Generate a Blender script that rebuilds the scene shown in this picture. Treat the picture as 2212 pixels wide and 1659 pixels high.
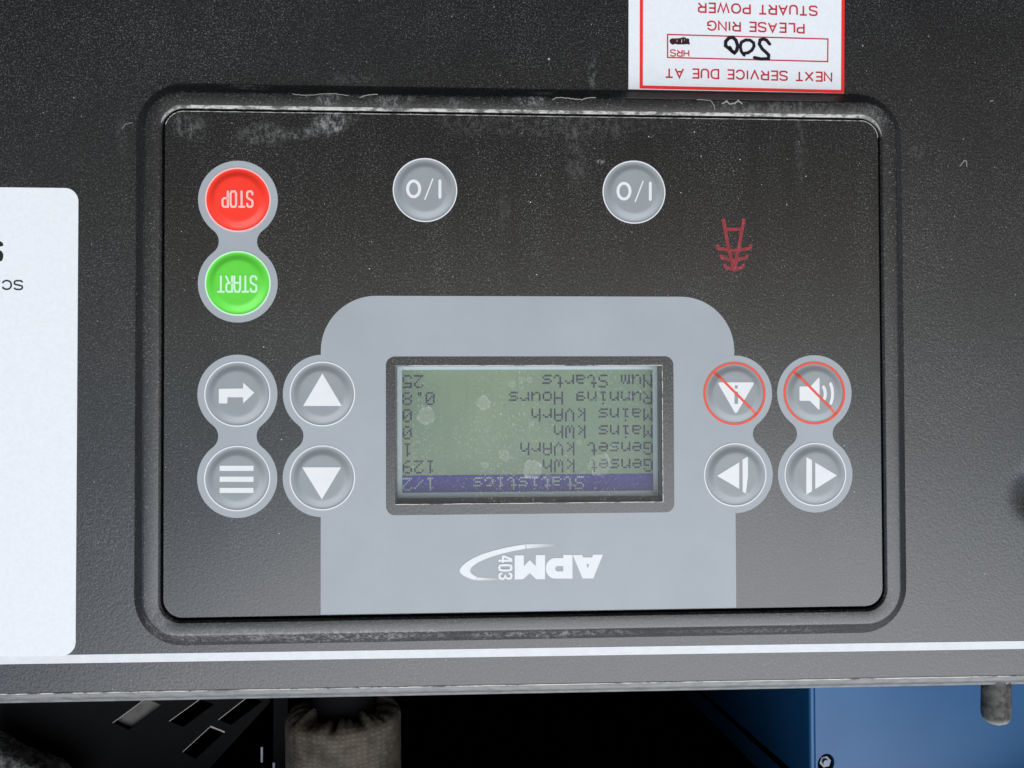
import bpy, bmesh, math, random
from mathutils import Vector, Matrix
from mathutils.geometry import tessellate_polygon
random.seed(7)
R = math.radians
S = 0.215 / 1550.0            # metres per layout unit (the module face is 1550 units = 215 mm wide)
sc = bpy.context.scene
for o in list(bpy.data.objects): bpy.data.objects.remove(o)

# ------------------------------------------------------------------ camera, sky, sun, exposure
# The panel leans back; its own frame is X right, Y up the panel, Z out of it (origin: lower right corner of the module face).
LEAN = R(5)
FR = Matrix(((1, 0, 0, 0),
             (0, math.sin(LEAN), -math.cos(LEAN), 0),
             (0, math.cos(LEAN), math.sin(LEAN), 1.0),
             (0, 0, 0, 1)))
FOC, CX, CY = 740 * 2.212, 1106.0, 829.5
def solve_pose():
    # pose of the camera over the panel, from the four corners of the module face (1550 x 1072 units)
    import numpy as np
    P = np.array([[649.1, 435.9], [3456.3, 476], [3476.8, 2386], [641.7, 2434]]) / 4032 * 2212
    A = []
    for (u, v), (x, y) in zip([(0, 0), (1, 0), (1, 1), (0, 1)], P):
        x = (x - CX) / FOC; y = (y - CY) / FOC
        A += [[u, v, 1, 0, 0, 0, -x*u, -x*v, -x], [0, 0, 0, u, v, 1, -y*u, -y*v, -y]]
    h = np.linalg.svd(np.array(A))[2][-1].reshape(3, 3); h /= h[2, 2]
    w = np.linalg.norm(h[:, 0]); r1 = h[:, 0] / w
    r2 = h[:, 1] - (h[:, 1] @ r1) * r1; hh = np.linalg.norm(r2); r2 /= hh
    n = np.cross(r1, r2); t = h[:, 2] / w * 1550
    return Vector(r1), Vector(r2), Vector(n), Vector(t), 1550 * hh / w
r1, r2, nn, tt, FACE_H = solve_pose()
FACE_W = 1550.0
CAMU = Vector((-(r1.dot(tt)), -(r2.dot(tt)), -(nn.dot(tt))))        # camera in (u right, v down, n away)
def ray(x, y):
    d = Vector(((x - CX) / FOC, (y - CY) / FOC, 1))
    return Vector((r1.dot(d), r2.dot(d), nn.dot(d)))
def at(x, y, z=0.0):
    """point of the plane at height z over the module face that is seen at (x, y); result in panel units X, Y"""
    d = ray(x, y); k = (-z - CAMU.z) / d.z
    p = CAMU + d * k
    return Vector((-p.x, p.y))
def at_side(x, y, X):
    """point of the plane X = const; returns (Y, Z)"""
    d = ray(x, y); k = (-X - CAMU.x) / d.x
    p = CAMU + d * k
    return Vector((p.y, -p.z))
def src(ox, oy, s):
    return lambda x, y, z=0.0: at((ox + x * s) / 1.82278, (oy + y * s) / 1.82278, z)

cam_d = bpy.data.cameras.new('camera'); cam = bpy.data.objects.new('camera', cam_d); sc.collection.objects.link(cam)
cam_d.sensor_width = 36; cam_d.sensor_fit = 'HORIZONTAL'; cam_d.lens = 36 * .740; cam_d.clip_start = 0.005; cam_d.clip_end = 50
def loc_dir(v): return Vector((-v.x, v.y, -v.z))     # (u,v,n) -> panel frame
rows = (Vector((r1.x, r2.x, nn.x)), Vector((r1.y, r2.y, nn.y)), Vector((r1.z, r2.z, nn.z)))   # camera axes in u,v,n
cr, cd, cf = (loc_dir(v) for v in rows)
M = Matrix(((cr.x, -cd.x, -cf.x, 0), (cr.y, -cd.y, -cf.y, 0), (cr.z, -cd.z, -cf.z, 0), (0, 0, 0, 1)))
M.translation = loc_dir(CAMU) * S
cam.matrix_world = FR @ M
sc.camera = cam

SUN_EL, SUN_AZ = R(50), R(194)         # azimuth: clockwise from +Y (north)
w = bpy.data.worlds.new("World"); sc.world = w; w.use_nodes = True
nt = w.node_tree; bg = nt.nodes['Background']
sky = nt.nodes.new('ShaderNodeTexSky'); sky.sky_type = 'NISHITA'; sky.sun_disc = False
sky.sun_elevation = SUN_EL; sky.sun_rotation = SUN_AZ; sky.air_density = 1.0; sky.dust_density = .8; sky.ozone_density = 1.5
nt.links.new(sky.outputs[0], bg.inputs[0]); bg.inputs[1].default_value = 0.075
sd = bpy.data.lights.new('sun', 'SUN'); sun = bpy.data.objects.new('sun', sd); sc.collection.objects.link(sun)
sd.energy = 3.7; sd.angle = R(84); sd.color = (1, .993, .985)
sdir = Vector((math.sin(SUN_AZ) * math.cos(SUN_EL), math.cos(SUN_AZ) * math.cos(SUN_EL), math.sin(SUN_EL)))
sun.rotation_euler = sdir.to_track_quat('Z', 'Y').to_euler()
sc.view_settings.view_transform = 'Standard'; sc.view_settings.look = 'None'; sc.view_settings.gamma = 1
sc.view_settings.exposure = 0.17
sc.render.engine = 'CYCLES'
sc.cycles.transparent_max_bounces = 8

# ------------------------------------------------------------------ materials
class N:
    def __init__(s, name):
        s.m = bpy.data.materials.new(name); s.m.use_nodes = True; s.t = s.m.node_tree
        s.b = s.t.nodes['Principled BSDF']; s.out = s.t.nodes['Material Output']
        s.tc = s.t.nodes.new('ShaderNodeTexCoord').outputs['Object']
    def n(s, typ, **kw):
        x = s.t.nodes.new('ShaderNode' + typ)
        for k, v in kw.items():
            if k.startswith('i_'):
                k = k[2:]; k = int(k) if k.isdigit() else k.replace('_', ' ')
                s.put(x.inputs[k], v)
            else: setattr(x, k, v)
        return x
    def put(s, inp, v):
        if isinstance(v, bpy.types.NodeSocket): s.t.links.new(v, inp)
        else: inp.default_value = v
    def math(s, op, a, b=0.0, clamp=False):
        x = s.n('Math', operation=op, use_clamp=clamp); s.put(x.inputs[0], a); s.put(x.inputs[1], b); return x.outputs[0]
    def noise(s, scale, detail=2.0, rough=.5, stretch=None, off=0.0):
        v = s.tc
        if stretch or off:
            mp = s.n('Mapping'); s.put(mp.inputs[0], v)
            if stretch: mp.inputs['Scale'].default_value = stretch
            mp.inputs['Location'].default_value = (off, off * .7, off * .3); v = mp.outputs[0]
        x = s.n('TexNoise', i_Scale=scale, i_Detail=detail, i_Roughness=rough); s.put(x.inputs['Vector'], v)
        return x.outputs[0]
    def ramp(s, v, a, b, c=0.0, d=1.0):
        x = s.n('MapRange', interpolation_type='SMOOTHSTEP'); s.put(x.inputs[0], v)
        for i, q in enumerate((a, b, c, d)): x.inputs[i + 1].default_value = q
        return x.outputs[0]
    def mix(s, f, a, b):
        x = s.n('Mix', data_type='RGBA'); s.put(x.inputs[0], f)
        s.put(x.inputs[6], a if isinstance(a, bpy.types.NodeSocket) else (*a, 1)); s.put(x.inputs[7], b if isinstance(b, bpy.types.NodeSocket) else (*b, 1))
        return x.outputs[2]
    def spot(s, cx, cy, rx, ry, soft=.6):
        """1 inside an ellipse of the panel plane (panel units), fading outwards"""
        mp = s.n('Mapping', vector_type='TEXTURE'); s.put(mp.inputs[0], s.tc)
        mp.inputs['Location'].default_value = (cx * S, cy * S, 0); mp.inputs['Scale'].default_value = (rx * S, ry * S, 1000)
        ln = s.n('VectorMath', operation='LENGTH'); s.put(ln.inputs[0], mp.outputs[0])
        return s.ramp(ln.outputs['Value'], 1 - soft, 1 + soft * .3, 1, 0), ln.outputs['Value']
    def bump(s, h, dist, strength=1.0):
        x = s.n('Bump'); x.inputs['Distance'].default_value = dist; x.inputs['Strength'].default_value = strength
        s.put(x.inputs['Height'], h); s.put(s.b.inputs['Normal'], x.outputs[0])
    def done(s, col, rough, spec=.5, metal=0.0):
        s.put(s.b.inputs['Base Color'], (*col, 1) if isinstance(col, tuple) else col)
        s.put(s.b.inputs['Roughness'], rough); s.b.inputs['Specular IOR Level'].default_value = spec
        s.b.inputs['Metallic'].default_value = metal
        return s.m

DUST = (.33, .332, .33)
def black_plastic(name, base=(.005, .0054, .0066), speck=.45, rough=.46, streak=False, smudges=(), bump=.00006, spec=1.0, warm=.3):
    s = N(name)
    fine = s.ramp(s.noise(1900, 3, .8), .54, .70)
    fine2 = s.ramp(s.noise(2600, 2, .7, off=3), .58, .72)
    big = s.ramp(s.noise(22, 4, .6, stretch=(1, .45, 1) if streak else None), .32, .72, .4, 1.0)
    if streak: big = s.math('MULTIPLY', big, s.ramp(s.noise(60, 3, .6, stretch=(1, .12, 1), off=5), .3, .7, .45, 1.15))
    f = s.math('MULTIPLY', s.math('MAXIMUM', fine, s.math('MULTIPLY', fine2, .8)), s.math('MULTIPLY', big, speck))
    rare = s.math('GREATER_THAN', s.noise(900, 1, .5, off=9), .79)
    f = s.math('MAXIMUM', f, s.math('MULTIPLY', rare, .5))
    for (cx, cy, rx, ry, amp) in smudges:
        _, ln = s.spot(cx, cy, rx * 1.15, ry * 1.15, .7)
        ln = s.math('ADD', ln, s.math('MULTIPLY', s.math('SUBTRACT', s.noise(170, 4, .65, off=cx + 3), .5), 1.5))
        sp = s.ramp(ln, .45, 1.1, .75, 0)
        nz = s.ramp(s.noise(700, 5, .85, off=cx, stretch=(1, .6, 1)), .44, .64, .0, 1)
        f = s.math('ADD', f, s.math('MULTIPLY', s.math('MULTIPLY', sp, nz), amp), True)
    haze = s.ramp(s.noise(9, 3, .5, off=2), .3, .7, 0, .01)
    f = s.math('ADD', f, haze, True)
    s.bump(s.noise(1150, 3, .6), bump)
    return s.done(s.mix(f, base, DUST), s.math('ADD', s.math('MULTIPLY', f, .3), rough), spec)
def painted(name, col, rough=.5, var=.06, spec=.4, scale=300, bump=0.0, dust=.05):
    s = N(name)
    v = s.ramp(s.noise(scale, 4, .6), .3, .7, 0, 1)
    dk = tuple(c * (1 - var) for c in col)
    c = s.mix(v, dk, col)
    d = s.math('MULTIPLY', s.ramp(s.noise(1900, 3, .7, off=4), .55, .75), dust)
    c = s.mix(d, c, DUST)
    if bump: s.bump(s.noise(1400, 2, .6, off=1), bump)
    return s.done(c, rough, spec)

# ------------------------------------------------------------------ mesh helpers (all coordinates in panel units)
def link(o, parent=None, m=None):
    sc.collection.objects.link(o)
    if parent is not None: o.parent = parent
    return o
def mesh_obj(name, verts, faces, mat, parent=None, smooth=None, org=None, top=False):
    """org: origin of the object in panel units (relative to the panel frame); children share their thing's frame"""
    o3 = Vector(org) if org else Vector((0, 0, 0))
    me = bpy.data.meshes.new(name)
    me.from_pydata([((Vector(v) - o3) * S)[:] for v in verts], [], faces)
    me.validate(); me.update()
    if mat: me.materials.append(mat)
    if smooth is not None:
        for p in me.polygons: p.use_smooth = True
        me.set_sharp_from_angle(angle=R(smooth))
    ob = bpy.data.objects.new(name, me)
    link(ob, parent)
    if parent is None: ob.matrix_world = FR @ Matrix.Translation(o3 * S)
    else:
        po = Vector(parent.get('_o', (0, 0, 0)))
        ob.location = (o3 - po) * S
        ob['_o'] = tuple(o3)
    if parent is None: ob['_o'] = tuple(o3)
    return ob
def thing(name, label, cat, org=(0, 0, 0), group=None):
    o = bpy.data.objects.new(name, None); link(o); o.empty_display_size = .01
    o.matrix_world = FR @ Matrix.Translation(Vector(org) * S)
    o['_o'] = tuple(org); o['label'] = label; o['category'] = cat
    if group: o['group'] = group
    return o
def tag(o, label=None, cat=None, kind=None, group=None):
    if label: o['label'] = label
    if cat: o['category'] = cat
    if kind: o['kind'] = kind
    if group: o['group'] = group
    return o
def rrect(x0, y0, x1, y1, r, n=10):
    out = []
    for cx, cy, a0 in ((x1 - r, y1 - r, 0), (x0 + r, y1 - r, 90), (x0 + r, y0 + r, 180), (x1 - r, y0 + r, 270)):
        for i in range(n + 1):
            a = R(a0 + 90 * i / n); out.append((cx + r * math.cos(a), cy + r * math.sin(a)))
    return out
def circ(cx, cy, r, n=64): return [(cx + r * math.cos(2 * math.pi * i / n), cy + r * math.sin(2 * math.pi * i / n)) for i in range(n)]
class MB:
    def __init__(s): s.v = []; s.f = []
    def loops(s, loops, closed=True):
        """loops: lists of 3-D points of equal length, joined by quads"""
        n = len(loops[0]); b = len(s.v)
        for l in loops: s.v += [tuple(p) for p in l]
        for k in range(len(loops) - 1):
            for i in range(n if closed else n - 1):
                j = (i + 1) % n
                s.f.append((b + k*n + i, b + k*n + j, b + (k+1)*n + j, b + (k+1)*n + i))
    def poly(s, pls, z, zf=None):
        """flat face with holes"""
        b = len(s.v); fl = [p for l in pls for p in l]
        for p in fl: s.v.append((p[0], p[1], zf(p[0], p[1]) if zf else z))
        for t in tessellate_polygon([[Vector((p[0], p[1], 0)) for p in l] for l in pls]):
            a, c, d = (Vector(fl[i]).to_2d() for i in t)
            if (c - a).cross(d - a) < 0: t = (t[0], t[2], t[1])
            s.f.append(tuple(b + i for i in t))
    def walls(s, pl, z0, z1, flip=False):
        a = [(p[0], p[1], z0) for p in pl]; c = [(p[0], p[1], z1) for p in pl]
        s.loops([c, a] if flip else [a, c])
    def sheet(s, pls, z0, z1):
        s.poly(pls, z1); 
        for l in pls: s.walls(l, z0, z1)
    def ribbon(s, pts, w, z, closed=False, cap=True, zf=None, seg=None):
        P = [Vector(p[:2]) for p in pts]
        n = len(P); L = []; Rr = []
        for i in range(n):
            a = P[(i - 1) % n] if (closed or i > 0) else None; b = P[(i + 1) % n] if (closed or i < n - 1) else None
            d1 = (P[i] - a).normalized() if a is not None else None; d2 = (b - P[i]).normalized() if b is not None else None
            if d1 is None: d1 = d2
            if d2 is None: d2 = d1
            t = (d1 + d2); t = t.normalized() if t.length > 1e-4 else d1
            nrm = Vector((-t.y, t.x)); k = w / 2 / max(.45, nrm.dot(Vector((-d1.y, d1.x))))
            L.append(P[i] + nrm * k); Rr.append(P[i] - nrm * k)
        if cap and not closed:
            d = (P[0] - P[1]).normalized(); q = Vector((-d.y, d.x)); L.insert(0, P[0] + d*w*.45 - q*w*.25); Rr.insert(0, P[0] + d*w*.45 + q*w*.25)
            d = (P[-1] - P[-2]).normalized(); q = Vector((-d.y, d.x)); L.append(P[-1] + d*w*.45 + q*w*.25); Rr.append(P[-1] + d*w*.45 - q*w*.25)
        b = len(s.v); m = len(L)
        for i in range(m):
            for p in (L[i], Rr[i]): s.v.append((p.x, p.y, zf(p.x, p.y) + z if zf else z))
        for i in range(m if closed else m - 1):
            j = (i + 1) % m; s.f.append((b + 2*i, b + 2*i + 1, b + 2*j + 1, b + 2*j))
    def box(s, x0, y0, z0, x1, y1, z1):
        b = len(s.v)
        s.v += [(x0,y0,z0),(x1,y0,z0),(x1,y1,z0),(x0,y1,z0),(x0,y0,z1),(x1,y0,z1),(x1,y1,z1),(x0,y1,z1)]
        s.f += [tuple(b+i for i in f) for f in ((3,2,1,0),(4,5,6,7),(0,1,5,4),(1,2,6,5),(2,3,7,6),(3,0,4,7))]
    def out(s, name, mat, parent=None, **kw): return mesh_obj(name, s.v, s.f, mat, parent, **kw)

HB = -30.0                    # height of the black fascia below the module face
# clean rectangles of the panel, from the corners seen
def rect_of(pts, z):
    q = [at(x, y, z) for x, y in pts]; xs = sorted(p.x for p in q); ys = sorted(p.y for p in q)
    return (xs[0] + xs[1]) / 2, (ys[0] + ys[1]) / 2, (xs[2] + xs[3]) / 2, (ys[2] + ys[3]) / 2
FX0, FY0, FX1, FY1 = -FACE_W, 0.0, 0.0, FACE_H      # module face

M_fascia = black_plastic('black_textured_plastic', speck=.5, rough=.33, bump=.00006,
        smudges=[(at(1280, 160, HB).x, at(1280, 160, HB).y, 10, 28, .35), (at(265, 290, HB).x, at(265, 290, HB).y, 14, 40, .14),
                 (at(1980, 330, HB).x, at(1980, 330, HB).y, 20, 14, .12), (at(760, 260, HB).x, at(400, 170, HB).y, 80, 22, .12)])
def p0(x, y): q = at(x, y); return q.x, q.y
M_bezel = black_plastic('black_bezel_plastic', speck=.45, rough=.32, bump=.00004,
        smudges=[(*p0(715, 215), 28, 14, .55), (*p0(845, 220), 45, 16, .5), (*p0(975, 226), 28, 14, .25), (*p0(1150, 216), 32, 16, .6),
                 (*p0(1700, 235), 200, 14, .25), (*p0(1880, 250), 60, 20, .3), (*p0(540, 187), 60, 8, .3), (*p0(480, 1372), 150, 13, .5), (*p0(760, 1372), 220, 12, .7), (*p0(1180, 1368), 230, 10, .45), (*p0(345, 1340), 30, 30, .4), (*p0(1600, 1362), 200, 8, .3)])
M_face = black_plastic('module_black_film', base=(.005,.0053,.0062), speck=.6, rough=.27, streak=True, bump=.00003,
        smudges=[(*p0(405, 275), 38, 30, .30), (*p0(570, 290), 52, 24, .30), (*p0(650, 290), 60, 14, .4), (*p0(722, 262), 38, 22, .85),
                 (*p0(700, 276), 40, 16, .4), (*p0(1298, 350), 10, 6, .9), (*p0(1245, 335), 24, 80, .16), (*p0(1205, 270), 300, 30, .14),
                 (*p0(1090, 440), 14, 70, .10), (*p0(1730, 330), 14, 80, .12)])
M_grey = painted('grey_film', (.345, .380, .41), rough=.42, var=.08, bump=.00002, dust=.10, scale=34)
M_btn = painted('grey_key_film', (.28, .306, .324), rough=.36, var=.07, dust=.10, scale=60)
M_red = painted('red_key_film', (.88, .045, .026), rough=.34, var=.03, dust=.0)
M_green = painted('green_key_film', (.115, .62, .055), rough=.34, var=.03, dust=.0)
M_white = painted('white_print', (.72, .745, .77), rough=.4, var=.03, dust=.05)
M_iow = painted('white_key_print', (.72, .735, .745), rough=.36, var=.04, dust=.08)
M_pink = painted('pale_red_print', (.86, .50, .50), rough=.36, dust=0)
M_mint = painted('pale_green_print', (.55, .85, .60), rough=.36, dust=0)
M_redline = painted('red_line_print', (.75, .085, .05), rough=.36, dust=.05)
M_emblem = painted('dark_red_print', (.27, .028, .038), rough=.42, dust=.5, var=.2)
M_gap = painted('black_gap', (.004, .004, .005), rough=.8, dust=0)

# ================================================================== the black fascia of the generator's control box
fascia = thing('fascia_panel', 'black textured plastic fascia around the raised rectangular control module', 'panel', (-FACE_W / 2, FACE_H / 2, HB))
ring_out = rect_of([(316, 0), (0, 0)] * 0 or [(313, 199 * 1.0), (1938, 220), (1943, 1347), (309, 1371)], 2)
# outer edge of the raised bezel and inner edge beside the groove
bx0, by0, bx1, by1 = FX0 - 40, FY0 - 41, FX1 + 42, FY1 + 37
gx0, gy0, gx1, gy1 = FX0 - 5.5, FY0 - 6, FX1 + 6.5, FY1 + 6.5
# fascia sheet: a fine grid from far left to far right, up to the rolled upper edge
ycl = [at(x, 1498 - 40 * x / 2212, HB) for x in (0, 2212)]            # crease of the upper edge
def crease(X): t = (X - ycl[0].x) / (ycl[1].x - ycl[0].x); return ycl[0].y + t * (ycl[1].y - ycl[0].y)
XL, XR = at(3300, 800, HB).x, at(-1100, 800, HB).x
YB = at(1100, -450, HB).y
dim = at(2262, 1063, HB)
def zfas(X, Y):
    d = math.hypot((X - dim.x) / 100, (Y - dim.y) / 88)
    z = HB
    if d < 1: z -= 26 * (.5 + .5 * math.cos(math.pi * d)) ** 1.3
    return z
mb = MB()
xs = [XL + (XR - XL) * i / 320 for i in range(321)]
ts = [j / 150 for j in range(151)]
hx0, hx1, hy0, hy1 = FX0 - 30, FX1 + 30, FY0 - 30, FY1 + 30
for j, t in enumerate(ts):
    for X in xs:
        Y = YB + (crease(X) - YB) * t; mb.v.append((X, Y, zfas(X, Y)))
n = len(xs)
for j in range(150):
    for i in range(n - 1):
        a = mb.v[j*n + i]; b = mb.v[(j+1)*n + i + 1]
        if a[0] > hx0 and b[0] < hx1 and a[1] > hy0 and b[1] < hy1: continue
        mb.f.append((j*n + i, j*n + i + 1, (j+1)*n + i + 1, (j+1)*n + i))
mb.out('front_sheet', M_fascia, fascia, smooth=60)
# rolled upper edge: profile (distance past the crease, drop)
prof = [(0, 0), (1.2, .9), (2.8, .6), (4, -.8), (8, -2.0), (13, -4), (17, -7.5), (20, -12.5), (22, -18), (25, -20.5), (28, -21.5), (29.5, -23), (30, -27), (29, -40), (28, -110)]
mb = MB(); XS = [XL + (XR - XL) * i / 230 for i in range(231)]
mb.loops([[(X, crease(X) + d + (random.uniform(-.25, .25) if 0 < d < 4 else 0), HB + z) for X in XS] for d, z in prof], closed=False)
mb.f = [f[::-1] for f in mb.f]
s = N('sky_lit_worn_edge')
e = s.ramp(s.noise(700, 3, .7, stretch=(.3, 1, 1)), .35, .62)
M_edge = s.done(s.mix(e, (.10, .105, .11), (.155, .16, .163)), .42, .6);  # raised base colour carries the sky sheen on the upturned band, besides wear
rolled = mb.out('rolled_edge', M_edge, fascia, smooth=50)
# the worn pale line along the crease
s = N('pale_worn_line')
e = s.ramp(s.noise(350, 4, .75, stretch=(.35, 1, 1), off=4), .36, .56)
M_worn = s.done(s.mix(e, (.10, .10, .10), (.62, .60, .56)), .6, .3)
mb = MB(); mb.loops([[(X, crease(X) + d + random.uniform(-.35, .35), HB + h) for X in XS] for d, h in ((.2, .9), (1.3, 1.6), (2.6, 1.3))], closed=False)
mb.f = [f[::-1] for f in mb.f]
mb.out('worn_edge_line', M_worn, fascia)
# white pinstripe
def line_quad(pts, z0): return [at(x, y, z0)[:] for x, y in pts]
mb = MB()
pa, pb, pc, pd = at(0, 1416.5, HB), at(2212, 1384.5, HB), at(2212, 1401.5, HB), at(0, 1435, HB)
def ext(a, b, X): t = (X - a.x) / (b.x - a.x); return (X, a.y + (b.y - a.y) * t)
mb.loops([[(*ext(pa, pb, X), HB + .5 + .0) for X in XS], [(*ext(pd, pc, X), HB + .5) for X in XS]], closed=False)
mb.f = [f if (Vector(mb.v[f[1]]) - Vector(mb.v[f[0]])).cross(Vector(mb.v[f[2]]) - Vector(mb.v[f[0]])).z > 0 else f[::-1] for f in mb.f]
M_stripe = painted('white_stripe_paint', (.68, .71, .74), rough=.4, var=.07, dust=.08, bump=.00002)
mb.out('pinstripe', M_stripe, fascia)

# raised bezel: sloped outside wall, flat ring, chamfer, groove wall
mb = MB()
def rr(off_out, r, z, base=(bx0, by0, bx1, by1)):
    x0, y0, x1, y1 = base
    return [(p[0], p[1], z) for p in rrect(x0 - off_out, y0 - off_out, x1 + off_out, y1 + off_out, r, 16)]
RO, RI = 76, 44
L = [rr(34, RO + 30, HB - 3), rr(30, RO + 28, HB + .6), rr(26, RO + 25, HB + 3), rr(22, RO + 20, HB + 8), rr(6, RO + 6, -5), rr(2.5, RO + 3, -.6)]
mb.loops(L); mb.f = [f[::-1] for f in mb.f]
M_bwall = black_plastic('matt_wall_plastic', base=(.009, .0092, .010), speck=.4, rough=.55, bump=.00006, spec=.4,
        smudges=[(*p0(480, 1380), 150, 13, .45), (*p0(760, 1380), 220, 14, .6), (*p0(1180, 1374), 230, 11, .6), (*p0(330, 1345), 26, 34, .5), (*p0(1600, 1368), 200, 8, .35), (*p0(540, 180), 50, 9, .5), (*p0(1170, 196), 30, 9, .4)])
mb.out('bezel_wall', M_bwall, fascia, smooth=35)
mb = MB()
L = [rr(2.5, RO + 3, -.6), rr(.6, RO + 1, 1.4), rr(-1.2, RO - 1, 2.2), rr(-4, RO - 4, 2.4)]
gb = (gx0, gy0, gx1, gy1)
L += [rr(5, RI + 6, 2.4, gb), rr(3.6, RI + 5, 1.9, gb), rr(0, RI + 2, -2.5, gb), rr(0, RI + 2, -44, gb)]
mb.loops(L); mb.f = [f[::-1] for f in mb.f]
bez = mb.out('bezel', M_bezel, fascia, smooth=35)
tag(bez, 'raised dusty bezel ring around the control module')
# dried dust in the chamfer, along the lower long side and its two corners
s = N('dried_dust')
e = s.ramp(s.noise(520, 5, .75, stretch=(.45, 1, 1)), .38, .56)
al = s.ramp(s.noise(900, 3, .6, stretch=(.4, 1, 1), off=7), .30, .45)
s.b.inputs['Alpha'].default_value = 1
s.put(s.b.inputs['Alpha'], al)
M_dust = s.done(s.mix(e, (.09, .09, .088), (.42, .415, .39)), .8, .2)
def part_loop(base, off, r, z):
    """corner - lower side - corner of a rounded rectangle"""
    x0, y0, x1, y1 = base; x0 -= off; y0 -= off; x1 += off; y1 += off
    out = []
    for i in range(15): a = R(184 + 86 * i / 14); out.append((x0 + r + r*math.cos(a), y0 + r + r*math.sin(a), z))
    m = 160
    for i in range(1, m): out.append((x0 + r + (x1 - x0 - 2*r) * i / m, y0 + random.uniform(-.3, .3), z))
    for i in range(15): a = R(270 + 76 * i / 14); out.append((x1 - r + r*math.cos(a), y0 + r + r*math.sin(a), z))
    return out
def taper(L, n=13):
    k = 2 if len(L) > 3 else 1
    for i in range(n):
        t = (i / n) ** .7
        for l in L:
            for idx in (i, -1 - i):
                l[idx] = tuple(Vector(L[k][idx]).lerp(Vector(l[idx]), t))
    return L
mb = MB()
mb.loops(taper([part_loop(gb, 6.2, RI + 6, 2.8), part_loop(gb, 4.6, RI + 5.5, 2.6), part_loop(gb, 2.3, RI + 4, .9), part_loop(gb, .5, RI + 2.4, -1.4)]), closed=False)
mb.f = [f[::-1] for f in mb.f]
tag(mb.out('dust_film', M_dust, fascia), 'pale dried dust along the groove')
# thin cords of dried dirt on the bezel
s = N('dirt_cord'); M_cord = s.done((.27, .265, .25), .8, .2)
def cord(pts, w, z=2.9, parent=fascia, name='dried_dirt'):
    mb = MB(); Q = []
    for a, b in zip(pts[:-1], pts[1:]):
        for k in range(4): t = k / 4; Q.append((a[0]*(1-t) + b[0]*t + random.uniform(-.8, .8), a[1]*(1-t) + b[1]*t + random.uniform(-.8, .8)))
    Q.append(pts[-1]); mb.ribbon(Q, w, z); return mb.out(name, M_cord, parent)
z5 = src(2000, 300, .4521); z4 = src(600, 300, .4069)
cord([z5(390, 210)[:], z5(420, 190)[:], z5(500, 195)[:], z5(560, 200)[:], z5(640, 210)[:], z5(700, 193)[:], z5(760, 192)[:]], 1.8)
cord([z5(1865, 245)[:], z5(1900, 220)[:], z5(1925, 245)[:], z5(1970, 240)[:], z5(2000, 218)[:], z5(2035, 245)[:]], 3)
cord([z4(1360, 178)[:], z4(1440, 187)[:], z4(1520, 187)[:], z4(1640, 178)[:], z4(1780, 175)[:], z4(1900, 195)[:]], 1.3)
cord([z4(2010, 212)[:], z4(2060, 190)[:], z4(2180, 182)[:]], 1.8)
cord([z5(1640, 208)[:], z5(1760, 214)[:], z5(1790, 260)[:], z5(1800, 300)[:]], 1.4)
zf4 = lambda x, y: src(2688, 300, .6076)(x, y, HB)
cord([zf4(1795, 582)[:], zf4(1812, 566)[:], zf4(1822, 550)[:], zf4(1836, 548)[:], zf4(1841, 584)[:]], 1.7, HB + .4)
cord([zf4(1990, 160)[:], zf4(2012, 158)[:]], 1.6, HB + .4)
zfr = lambda x, y: src(3032, 1500, .60277)(x, y, HB)
zf6 = lambda x, y: src(0, 1700, .60277)(x, y, HB)
M_scr = painted('faint_scratch', (.10, .10, .095), rough=.7, dust=.6)
mb = MB(); mb.ribbon([zf6(632 - 100*(k/40)**1.2 + random.uniform(-2, 2), 430 + 1020*k/40)[:] for k in range(41)], 1.0, HB + .35, cap=False)
mb.out('scratch', M_scr, fascia)
zf0 = lambda x, y: src(0, 0, .60759)(x, y, HB)
cord([zf0(790, 835)[:], zf0(815, 805)[:], zf0(840, 798)[:], zf0(860, 796)[:]], 1.1, HB + .4)
# black bottom of the groove
HXG = (at(1431, 1, 0).x - 20, at(1, 789, 0).y - 20, at(853, 1, 0).x + 20, at(853, 1090, 0).y + 30)
mb = MB(); mb.sheet([rrect(gx0 + .2, gy0 + .2, gx1 - .2, gy1 - .2, RI, 12), rrect(*HXG, 10, 2)], -46, -40)
mb.out('groove_bottom', M_gap, fascia)

# ================================================================== the control module
module = thing('control_module', 'black and grey generator controller with round film keys and a small green LCD', 'controller', (-FACE_W / 2, FACE_H / 2, 0))
HX = rect_of([(853.5, 789.5), (1430.5, 789.5), (1432, 1084), (853.5, 1090)], 0)
hole = rrect(*HX, 3, 3)
mb = MB()
f0 = rrect(FX0 + 1, FY0 + 1, FX1 - 1, FY1 - 1, RI - 5, 16); f1 = rrect(FX0, FY0, FX1, FY1, RI - 4, 16)
mb.poly([f0, hole], 0)
mb.loops([[(*p, -35) for p in f1], [(*p, -.7) for p in f1], [(*p, 0) for p in f0]])
mb.out('face_plate', M_face, module)
# pale dusty rim of the face plate along the lower long side
mb = MB(); fb = (FX0, FY0, FX1, FY1)
mb.loops([part_loop(fb, .9, RI - 4, -1.0), part_loop(fb, .4, RI - 4, .25), part_loop(fb, -1.3, RI - 5, .45)], closed=False)
mb.f = [f[::-1] for f in mb.f]
mb.out('rim_dust', M_dust, module)

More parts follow.
